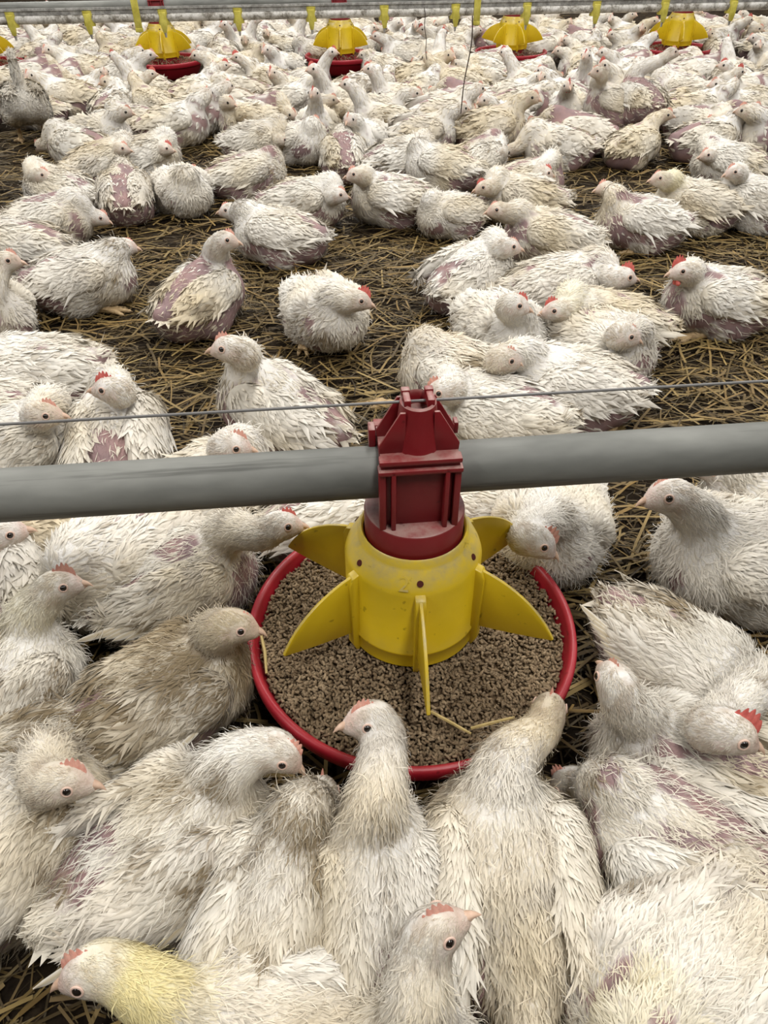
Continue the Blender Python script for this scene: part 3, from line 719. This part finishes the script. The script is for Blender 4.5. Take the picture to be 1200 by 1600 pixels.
    # face
    mh = lambda p, sc=1.0: Matrix([[H[0][i]*sc, H[1][i]*sc, H[2][i]*sc, (hc+(np.array(p)*hs)@H)[i]] for i in range(3)]+[[0, 0, 0, 1]])
    o = link('beak', BEAK, bird); o.matrix_local = mh((.0202, 0, -.0030), hs*.9)
    cs = sp.get('comb', .8)
    o = link('comb', COMB_RED if sp.get('red') else COMB, bird); m4 = mh((0, 0, 0), hs); m4 = m4 @ Matrix.Translation((.004, 0, .009)) @ Matrix.Diagonal((.62+.2*cs, .8+.2*cs, .74+.68*cs, 1)) @ Matrix.Translation((0, 0, -.0095)); o.matrix_local = m4
    for e in (-1, 1):
        y = unit(H[1]*e+H[0]*.22+H[2]*.12); x = unit(np.cross(H[2], y)); z = np.cross(y, x)
        pe_ = hc+(np.array((.0070, e*.0138, .0028))*hs)@H
        pe_ = pe_-y*b(pe_[None])[0]-y*.0018*hs
        o = link('eye', EYE, bird); o.matrix_local = Matrix([[x[i]*hs, z[i]*hs, y[i]*hs, pe_[i]] for i in range(3)]+[[0, 0, 0, 1]])
        if lod < 2:
            l = link('eyelid', LID, o); l.location = (0, 0, .0022)
    if sp.get('wattle'): o = link('wattle', WATTLE, bird); o.matrix_local = mh((.0, 0, 0), hs*sp['wattle'])
    for e, fx in sp.get('legs', ()):
        o = link('leg', LEG_STAND if sp.get('stand') else LEG_SIT, bird); o.location = (fx, e*.040*s*(1 if sp.get('stand') else 1.25), 0.0); o.scale = (s, s, s*sp.get('lz', 1))
        o.rotation_euler.z = e*.15
    return bird

# ------------------------------------------------------------------ the flock, bird by bird
SEED = [100]
def bird_at(label, bx, by, az, hx, hy, haz, hp=-8, lod=1, Ln=.078, hz=None, **k):
    SEED[0] += 1; s = k.pop('s', 1.0); stand = k.get('stand')
    hb = k.pop('hb', (.118 if stand else .060)*(s if not stand else 1)); pitch = math.radians(k.pop('pitch', 8)); a = math.radians(az)
    c = at(bx, by, G+hb); c0 = np.array([c[0], c[1], G])
    Rz = np.array([[math.cos(a), -math.sin(a), 0], [math.sin(a), math.cos(a), 0], [0, 0, 1]])
    nb = np.array([.074*math.cos(pitch)*s-.040*math.sin(pitch)*s, 0, hb+.074*math.sin(pitch)*s+.04*math.cos(pitch)*s])
    nbw = c0+Rz@nb
    nd_ = k.pop('need', .080)
    if hx is None: hl = nb+np.array((.06, 0, -.03) if hy is None else hy)
    else:
        if hz is not None: print('%-60s neck %.3f' % (label[:60], np.linalg.norm(at(hx, hy, G+hz)-nbw)))
        if hz is not None:
            f2 = np.array([math.cos(a), math.sin(a), 0]); hw = at(hx, hy, G+hz); need = nd_*s
            for _ in range(16):                       # a short neck: let the body sit a little further back
                if np.linalg.norm(hw-nbw) >= need: break
                c0 = c0-f2*.0025; nbw = nbw-f2*.0025
            while np.linalg.norm(hw-nbw) < need-.006: hz += .003; hw = at(hx, hy, G+hz)
            c = np.array([c0[0], c0[1], c[2]])
        zs = np.linspace(G+.025, G+.34, 400) if hz is None else np.array([G+hz])
        Ps = np.array([at(hx, hy, z) for z in zs]); d = np.linalg.norm(Ps-nbw, axis=1); e = np.abs(d-Ln*s)
        j = int(np.argmin(e+np.where(Ps[:, 2] < nbw[2]-.02, .004, 0)))
        if hz is None and e[j] > .03: print('HEAD FAR', label, round(float(d[j]), 3), Ps[j].round(3), nbw.round(3))
        hl = Rz.T@(Ps[j]-c0)
    ha = math.radians(haz-az); p_ = math.radians(hp)
    tl_ = k.pop('tilt', .38 if lod == 0 else .22); aw = FW*np.array([1, 1, 0]); aw = unit(aw)*tl_
    upw = Rz.T@(np.array([0, 0, 1.])+aw)
    sp = dict(up=upw, s=s, hb=hb, pitch=pitch, head=hl, hdir=(math.cos(ha)*math.cos(p_), math.sin(ha)*math.cos(p_), math.sin(p_)), seed=SEED[0], **k)
    o = build_bird(sp, lod); o.location = (c[0], c[1], G-.002); o.rotation_euler.z = a
    tag(o, label, 'chicken', k.get('group')); return o
LS = ((1, .02), (-1, .02)); LL, LR = ((1, .02),), ((-1, .02),)

# --- around the near feeder (lod 0)
NEAR = [
 ('white chicken facing left beside the pan front with raised head and pinkish comb', 590, 1418, 88, 577, 1122, 192, 8, dict(hz=.150, hb=.068, pitch=24, cream=.22, dirt=.25, bald=.35, comb=.9, fat=.85)),
 ('white chicken back with brown-tipped wing, head bent under its neighbour by the pan', 430, 1425, 66, None, (.045, .0, -.035), 80, -50, dict(hb=.066, pitch=14, dirt=.38, bald=.5, wl=.15, fat=.85)),
 ('white chicken left of pan with head turned down right and wing tip hanging', 290, 1300, 34, 437, 1172, -30, -32, dict(hz=.125, need=.068, hb=.062, pitch=8, cream=.28, dirt=.22, bald=.12, wl=.45, fat=1.08, s=.86)),
 ('chicken stretching its neck into the front right of the red pan, beak hidden', 790, 1375, 86, 858, 1108, 58, -28, dict(hz=.105, hb=.068, pitch=10, cream=.5, dirt=.15, bald=.2, wl=.32, wr=.28, fat=1.15)),
 ('chicken with purple bare rump and spread wings, right of the pan-eating chicken', 1070, 1325, 142, None, (.045, -.01, -.05), 150, -45, dict(hb=.062, pitch=4, cream=.25, bald=.95, dirt=.2, wl=.3, wr=.2, fat=1.1)),
 ('chicken seen from behind with upright neck and small comb, right of the pan', 1070, 1200, 150, 962, 1062, 100, -10, dict(hz=.165, hb=.06, pitch=10, bald=.5, cream=.2, dirt=.2, comb=.6, wr=.5, fat=.9)),
 ('greyish chicken bending over right of the pan, head low with red comb', 1062, 1030, -48, 1140, 1140, -25, -16, dict(hz=.15, hb=.064, pitch=-6, tail=.02, s=.82, cream=.25, dirt=.36, bald=.5, red=True, comb=1.3, wattle=.9, hs=1.05)),
 ('dirty olive-brown chicken reaching its beak over the left rim of the pan', 262, 1080, 28, 368, 975, -8, -14, dict(hz=.150, need=.062, hb=.062, pitch=6, dirt=.60, cream=.6, bald=.3, comb=.25)),
 ('white chicken with pink quilled side, head raised beside the left yellow fin', 282, 912, 24, 440, 818, 2, -6, dict(hz=.165, hb=.062, pitch=8, bald=.62, cream=.2, dirt=.15, comb=.7, red=True, wattle=.7)),
 ('plump white chicken at left edge, head with serrated pink comb turned right', 42, 1045, 62, 92, 912, 8, -4, dict(hz=.15, hb=.06, bald=.25, yellow=.3, cream=.25, comb=1.2, fat=1.05)),
 ('white chicken cut by the left edge with long pink comb, nearest of the left-edge birds', 14, 1318, 54, 100, 1218, -5, -10, dict(hz=.155, hb=.065, pitch=8, dirt=.35, cream=.3, bald=.1, comb=1.0)),
 ('yellow-necked young chicken looking left at the bottom left, above bare litter', 330, 1600, 176, 145, 1512, 190, -12, dict(hz=.125, hb=.06, yellow=.9, cream=.3, dirt=.15, bald=0, comb=.9, hs=1.0, s=.8)),
 ('white chicken at the bottom edge looking up right with reddish crumpled comb', 640, 1680, 66, 680, 1452, 14, 14, dict(hz=.165, hb=.065, pitch=14, cream=.35, dirt=.2, bald=.1, comb=1.0)),
 ('large clean white chicken back filling the bottom right corner', 1075, 1530, -150, None, (.03, .02, -.03), -150, -20, dict(hb=.07, pitch=4, cream=.12, dirt=.1, bald=.45, yellow=.7, fat=1.12, s=.92)),
 ('white chicken behind the pan, head with pink comb drooping over right rim', 862, 820, -112, 840, 843, -28, -28, dict(hz=.145, hb=.066, pitch=10, bald=.35, cream=.1, dirt=.1, comb=1.1, fat=1.05, s=.95)),
 ('big white chicken resting right of the pan below the pipe, facing left', 1115, 870, 176, 1045, 772, 183, -5, dict(hz=.160, hb=.066, bald=.25, cream=.15, dirt=.12, wattle=.6, legs=((-1, .05), (1, .05)), comb=.5, fat=1.08, s=1.0, hs=1.0)),
 ('white-backed chicken with dark-tipped wing squeezed behind the left-edge pair', 50, 1195, 200, None, (.03, 0, -.03), 200, -20, dict(hb=.05, s=.8, dirt=.5, bald=.2)),
]
for r in NEAR: r[8].setdefault('s', .86); r[8].setdefault('hs', .9); r[8]['dirt'] = r[8].get('dirt', .2)+.08
# --- the middle of the picture (lod 1)
MID = [
 ('chicken with its head out of sight under the pipe, left of the pink-sided one', 200, 868, 235, None, (.02, 0, -.04), 235, -40, dict(bald=.45, hb=.065)),
 ('shadowed chicken under the left end of the near pipe', 62, 838, 182, None, (.04, 0, .02), 182, -10, dict(dirt=.4)),
 ('chicken at the left edge just below the near pipe, seen from behind', -8, 905, 110, 4, 830, 20, -8, dict(dirt=.25)),
 ('round white chicken crossed by the near pipe, eye just above it', 318, 775, 30, 362, 694, -5, -12, dict(Ln=.07, cream=.3, bald=.1)),
 ('white chicken tucked between the pipe and the left back fin', 530, 806, 10, None, (.02, 0, -.02), 10, -10, dict(cream=.1, s=.9)),
 ('small part of a white chicken right of the red collar, under the pipe', 742, 786, 170, None, (.0, 0, -.03), 170, -10, dict(s=.75)),
 ('white chicken cut by the right edge just under the near pipe', 1225, 795, 160, None, (.03, 0, 0), 160, -10, dict(cream=.1)),
 ('upright white chicken looking left, alone in the straw behind the pipe', 440, 640, 146, 358, 542, 176, -2, dict(hz=.215, pitch=16, hb=.064, bald=.45, cream=.25, legs=LS, comb=.8)),
 ('chicken with red comb facing left, back turned, above the pipe at left', 182, 690, 96, 172, 606, 178, 2, dict(Ln=.085, pitch=14, bald=.45, comb=1.1, red=True, wl=.2, wr=.2)),
 ('chicken with open pink beak facing right at the left edge above the pipe', 22, 702, 25, 68, 645, 0, -6, dict(Ln=.08, bald=.2, cream=.3, comb=.8)),
 ('white chicken rump at left edge pointing its tail right over the straw', 55, 583, 186, None, (.05, 0, .01), 186, -5, dict(bald=.35, tail=.03, fat=1.08)),
 ('chicken mostly out of frame at left, below the tail-right rump', -12, 655, 170, None, (.04, 0, 0), 170, -5, dict()),
 ('white chicken behind the red saddle with large eye, head turned left', 765, 650, 168, 690, 608, 186, -14, dict(Ln=.078, cream=.2, bald=.2, comb=.9, fat=1.05)),
 ('resting white chicken with head tucked on the back, yellow foot showing below', 890, 605, 168, 787, 560, 0, -14, dict(Ln=.08, cream=.25, bald=.15, legs=((1, -.02),), comb=.7, fat=1.05)),
 ('scruffy white chicken partly hidden behind the large-eyed one', 722, 590, 150, None, (.0, 0, -.02), 150, -20, dict(legs=((1, .10),), bald=.4, dirt=.3)),
 ('white chicken facing the viewer with head sideways, lowest right of the cluster', 962, 552, -60, 976, 522, -14, -14, dict(hz=.125, need=.058, cream=.1, bald=.3, comb=.5)),
 ('chicken with bright comb looking left in the right-hand cluster', 945, 508, 168, 868, 483, 182, -6, dict(Ln=.075, bald=.4, cream=.3, comb=1.1, red=True, yellow=.3)),
 ('fluffy white chicken with pale pink face turned right in the cluster', 778, 512, -75, 805, 474, -18, -12, dict(Ln=.065, cream=.1, bald=.1, comb=.8, red=True)),
 ('long-bodied white chicken stretching its red-combed head right', 872, 448, 4, 972, 432, 0, -6, dict(Ln=.085, cream=.15, bald=.25, comb=1.3, red=True, wattle=.7, hs=1.05)),
 ('ruffled white chicken with raised neck beside the head of the cluster top', 735, 432, 40, 795, 384, -6, -8, dict(Ln=.08, bald=.35, cream=.2, wl=.3, comb=.4)),
 ('white chicken with dark pink flank facing left, above the ruffled one', 858, 372, 170, 778, 327, 184, -4, dict(Ln=.08, bald=.5, comb=.5)),
 ('chicken with bright red comb and wattle resting at right, facing left', 1122, 470, 173, 1066, 422, 184, -4, dict(Ln=.075, bald=.45, comb=1.6, red=True, wattle=1.2, legs=((-1, .04), (1, .04)), wr=.15)),
 ('white chicken with long neck facing left above the red-combed right one', 1000, 348, 172, 946, 294, 182, -2, dict(Ln=.078, bald=.55, legs=((1, .0), (-1, .0)), comb=.8)),
 ('white-backed chicken behind the long-necked one, cream neck, facing left', 1085, 322, 172, 1032, 278, 180, -3, dict(Ln=.075, yellow=.5, bald=.3, comb=.5)),
 ('white chicken at right edge with head turned left over its neighbour', 1182, 318, 140, 1148, 268, 184, -8, dict(Ln=.075, cream=.1)),
 ('white chicken with pointed beak facing left near the right edge, slim neck', 1140, 258, 150, 1106, 242, 184, -4, dict(Ln=.07)),
 ('white chicken with reddish comb looking left in the middle of the rows', 815, 312, 172, 757, 292, 184, -8, dict(Ln=.075, bald=.3, comb=1.0, red=True)),
 ('chicken with dark red comb facing right, wedged among white backs', 822, 288, 10, 850, 270, 0, -10, dict(Ln=.10, bald=.6, comb=1.0, red=True)),
 ('round chicken sitting alone on straw with dark red comb, leg stretched left', 515, 495, -72, 560, 467, -14, -14, dict(hz=.125, need=.055, hb=.062, bald=.35, cream=.2, comb=1.4, red=True, legs=((-1, .0),), fat=1.1)),
 ('chicken with purple bare patch down its back, looking right over the straw', 312, 466, 58, 352, 374, -8, -6, dict(Ln=.085, pitch=8, bald=1.0, comb=.8, dirt=.3)),
 ('white chicken facing left behind the purple-backed one', 435, 368, 164, 358, 328, 182, -2, dict(Ln=.075, bald=.25, cream=.2, comb=.5)),
 ('chicken facing right with blotchy purple shoulder behind the left-facing one', 475, 318, -8, 528, 304, -4, -6, dict(Ln=.07, bald=.6, cream=.2)),
 ('large white chicken resting on straw at left, head turned right', 130, 435, 6, 196, 384, 0, -8, dict(Ln=.078, cream=.2, bald=.2, legs=((-1, .03),), comb=.4, fat=1.05)),
 ('chicken cut by the left edge facing right, below the large resting one', -12, 485, -60, 12, 406, -4, -4, dict(Ln=.075, cream=.35)),
 ('white chicken with drooping head right behind the large resting one', 75, 346, 2, 155, 339, -6, -20, dict(Ln=.075, bald=.4)),
 ('grey-white chicken back at left edge behind the large resting one', 28, 385, 175, None, (.03, 0, -.02), 175, -20, dict(bald=.5)),
 ('white chicken with thin neck looking right at the left of the flock', 95, 300, 150, 64, 273, 0, -8, dict(Ln=.075, cream=.2)),
 ('chicken with bare purple rump turned to the viewer at the flock front', 195, 305, 98, None, (.01, 0, -.02), 98, -20, dict(bald=1.0, hb=.062)),
 ('fluffy white chicken facing the viewer beside the bare purple rump', 285, 296, -66, 298, 268, -18, -14, dict(Ln=.062, cream=.1, bald=.05)),
 ('chicken with dark red comb facing right behind the purple rump', 228, 246, 18, 258, 232, -2, -8, dict(Ln=.07, comb=1.2, red=True)),
 ('pink-faced chicken just left of the dark red-combed one', 165, 255, 30, 190, 232, -4, -6, dict(Ln=.07, comb=.8)),
 ('large scruffy white chicken preening with its head down to the right', 388, 275, 4, 440, 284, -60, -30, dict(Ln=.07, bald=.5, dirt=.3, fat=1.08)),
 ('white chicken with upright neck looking right over the preening one', 470, 222, -55, 490, 190, 0, -6, dict(Ln=.072, cream=.05)),
 ('chicken with pink face lowered right, neck over the preening one', 402, 222, -6, 442, 218, -6, -14, dict(Ln=.07, comb=.7)),
 ('chicken seen from behind with bare pink patch, beside the upright neck', 538, 245, 92, None, (.0, .0, -.02), 92, -20, dict(bald=.9)),
 ('white chicken facing left with its wing held off the body, mid row', 612, 312, 170, 556, 272, 184, -4, dict(Ln=.075, bald=.4, wl=.5, cream=.1)),
 ('white tail and rump sticking out right of the wing-spreading chicken', 705, 335, 200, None, (-.0, 0, -.02), 200, -20, dict(s=.85, tail=.03, cream=.2)),
 ('white chicken with bowed head behind the wing-spreading one', 628, 250, 10, 640, 236, 0, -20, dict(Ln=.07, cream=.1)),
 ('small-headed chicken right of the bowed head, looking right', 690, 262, 160, 668, 256, 10, -12, dict(Ln=.07)),
 ('bulky chicken with pinkish breast facing left in the middle rows', 745, 252, 40, 776, 238, 186, -8, dict(Ln=.07, bald=.7, comb=.9)),
 ('standing chicken with raised tail at the left edge, turned away', 36, 158, 112, None, (.05, 0, -.03), 90, -30, dict(stand=True, pitch=-10, tail=.115, s=1.08, legs=LS, cream=.25, dirt=-.6, bald=-.6, fat=1.1, hb=.135)),
 ('standing chicken with bare pink flank, taller than the flock at upper right', 1000, 158, 100, 1049, 82, 0, -2, dict(stand=True, Ln=.13, bald=.95, legs=LS, pitch=6, hb=.135, comb=.7)),
 ('upright-necked chicken left of the standing pink-flanked one', 962, 165, 160, 934, 112, 182, -2, dict(stand=True, Ln=.12, bald=.6, legs=LS, hb=.115, comb=.6)),
]
placed = []
for lod, rows in ((0, NEAR), (1, MID)):
    for r in rows:
        k = dict(r[8]); k.setdefault('hs', .92); k.setdefault('lod', lod)
        o = bird_at(*r[:8], **k); placed.append((o.location.x, o.location.y))

# --- the far flock: twelve kinds of bird built once, then copied with all their parts
protos = []
for i, (nm, hd_, hdr, kw) in enumerate((
  ('sitting alert', (.13, 0, .150), (1, 0, -.1), dict(cream=.2)),
  ('turning its head left', (.115, .025, .145), (.3, 1, -.1), dict(bald=.4)),
  ('turning its head right', (.115, -.025, .145), (.3, -1, -.12), dict(cream=.35)),
  ('hunched', (.105, 0, .118), (1, .3, -.25), dict(bald=.3, fat=1.1)),
  ('head lowered', (.155, .01, .06), (1, 0, -.7), dict(bald=.5)),
  ('long-necked', (.12, 0, .185), (1, -.3, 0), dict(cream=.1, comb=1.1, red=True)),
  ('looking back', (.07, .045, .135), (-.7, .8, -.15), dict(dirt=.35)),
  ('bare-rumped', (.14, -.03, .085), (1, -.4, -.3), dict(bald=1.0)),
  ('loose-winged', (.125, .01, .14), (1, .4, -.15), dict(wl=.5, wr=.5, bald=.4)),
  ('cream-backed', (.12, -.02, .15), (.6, -.8, -.1), dict(cream=.8, dirt=.3)),
  ('red-combed', (.13, .01, .16), (1, .5, 0), dict(comb=1.5, red=True, wattle=.9)),
  ('preening', (.085, -.055, .10), (-.6, -.7, -.5), dict(bald=.5)))):
    sp = dict(hs=.92, s=1.0, hb=.062, pitch=.14, head=hd_, hdir=hdr, seed=900+i); sp.update(kw)
    protos.append((nm, build_bird(sp, 2)))
pts = []
g = np.random.default_rng(5)
yy = 1.95; row = 0
obst = [(X3+(i-3)*S+q*.02, D-q*.19, .20-.03*q) for i in range(5) for q in (0, 1, 2)]
_s = next(o for o in C.objects if 'raised tail' in o.get('label', '')).location; obst += [(_s.x, _s.y-.10, .19), (_s.x+.02, _s.y-.26, .13)]
while yy < 8.2:
    dx = .232+.004*(yy-2); xl, xr = at(0, 300, G), None
    # frame edges at this depth
    e = []
    for px in (-40, 1240):
        lo_, hi_ = 0., 1.
        ys_ = np.linspace(-250, 420, 300); P = np.array([at(px, y_, G+.07) for y_ in ys_]); k = np.argmin(np.abs(P[:, 1]-yy)); e.append(P[k, 0])
    x = e[0]+(row % 2)*dx/2
    while x < e[1]:
        X, Y = x+g.normal(0, .025), yy+g.normal(0, .028)
        ok = all((X-a)**2+(Y-b_)**2 > r_*r_ for a, b_, r_ in obst) and all((X-a)**2+(Y-b_)**2 > .185**2 for a, b_ in placed)
        px_, py_, _ = pix((X, Y, G+.12))
        if ok and py_ > 22 and not (py_ > 205 and yy < 2.3 and g.random() < .15): pts.append((X, Y))
        x += dx
    yy += .182+.004*(yy-2); row += 1
pts.sort(key=lambda p: p[1])
print('FAR', len(pts), 'NAMED', len(placed))
rest = pts[300-len(placed):]; pts = pts[:300-len(placed)]
fx_ = [X3+(i-3)*S for i in range(5)]
fnames = ['left-edge far feeder', 'second far feeder', 'middle far feeder', 'fourth far feeder', 'rightmost far feeder']
zones = {}
used = set(); last = -1
for X, Y in pts:
    px_, py_, _ = pix((X, Y, G+.1))
    fi = min(range(5), key=lambda i: abs(X-(X3+(i-3)*S)*(1+.13*(Y-D)/D*0)))
    rowname = ('well before', 'just before', 'just behind', 'far behind')[0 if Y < 2.75 else 1 if Y < D else 2 if Y < 4.9 else 3]
    j = int(g.integers(len(protos)))
    if j == last: j = (j+5) % len(protos)
    last = j
    nm, p = protos[j]
    if j not in used: o = p; used.add(j)
    else: o = copy_tree(p)
    az = g.choice([0, 180, 20, 165, -30, 200, -60, -120, 60, 130, 95], p=[.17, .17, .1, .1, .1, .1, .08, .06, .05, .04, .03])+g.normal(0, 14)
    s = g.uniform(.92, 1.10)
    o.location = (X, Y, G-.002); o.rotation_euler.z = math.radians(az); o.scale = (s, s, s)
    a = az % 360
    side = 'facing right' if a < 55 or a > 305 else 'facing away' if a < 125 else 'facing left' if a < 235 else 'facing the viewer'
    zones.setdefault((nm, side, rowname, fi), []).append((X, Y, o))
for (nm, side, rowname, fi), L in zones.items():
    L.sort(key=lambda q: q[1])
    base = 'white chicken, %s, %s, %s the %s' % (nm, side, rowname, fnames[fi])
    for n_, (X, Y, o) in enumerate(L):
        pre = '' if len(L) == 1 else (', nearer', ', farther')[n_] if len(L) == 2 else (', nearest', ', second', ', third', ', fourth', ', fifth')[n_]
        lab = base+pre
        tag(o, lab, 'chicken', 'chickens of the far flock')
for j, (nm, p) in enumerate(protos):
    if j not in used:
        for c in list(p.children_recursive)+[p]: bpy.data.objects.remove(c)

# whatever stands farther back than those is one mass of birds
if rest:
    kinds = [build_bird(dict(s=1.0, hb=.062, pitch=.14, head=h_, hdir=d_, seed=950+i, bald=.4, comb=1.0), 3) for i, (h_, d_) in enumerate((((.13, 0, .15), (1, 0, -.1)), ((.115, .025, .145), (.3, 1, -.1)), ((.15, .01, .07), (1, 0, -.6))))]
    tmp = []
    for X, Y in rest:
        k = kinds[int(g.integers(3))]; m = Matrix.Translation((X, Y, G-.002)) @ Matrix.Rotation(g.uniform(0, 2*PI), 4, 'Z') @ Matrix.Scale(g.uniform(.95, 1.1), 4)
        for src in [k]+list(k.children):
            o = bpy.data.objects.new('chicken_mass', src.data.copy()); C.objects.link(o)
            o.data.transform(m @ (src.matrix_local if src.parent else Matrix())); tmp.append(o)
    for k in kinds:
        for c in list(k.children_recursive)+[k]: bpy.data.objects.remove(c)
    with bpy.context.temp_override(active_object=tmp[0], object=tmp[0], selected_objects=tmp, selected_editable_objects=tmp):
        bpy.ops.object.join()
    tag(tmp[0], 'crowd of white chickens farthest back, beyond the far feeders', 'chickens', kind='stuff')
print('REST', len(rest))
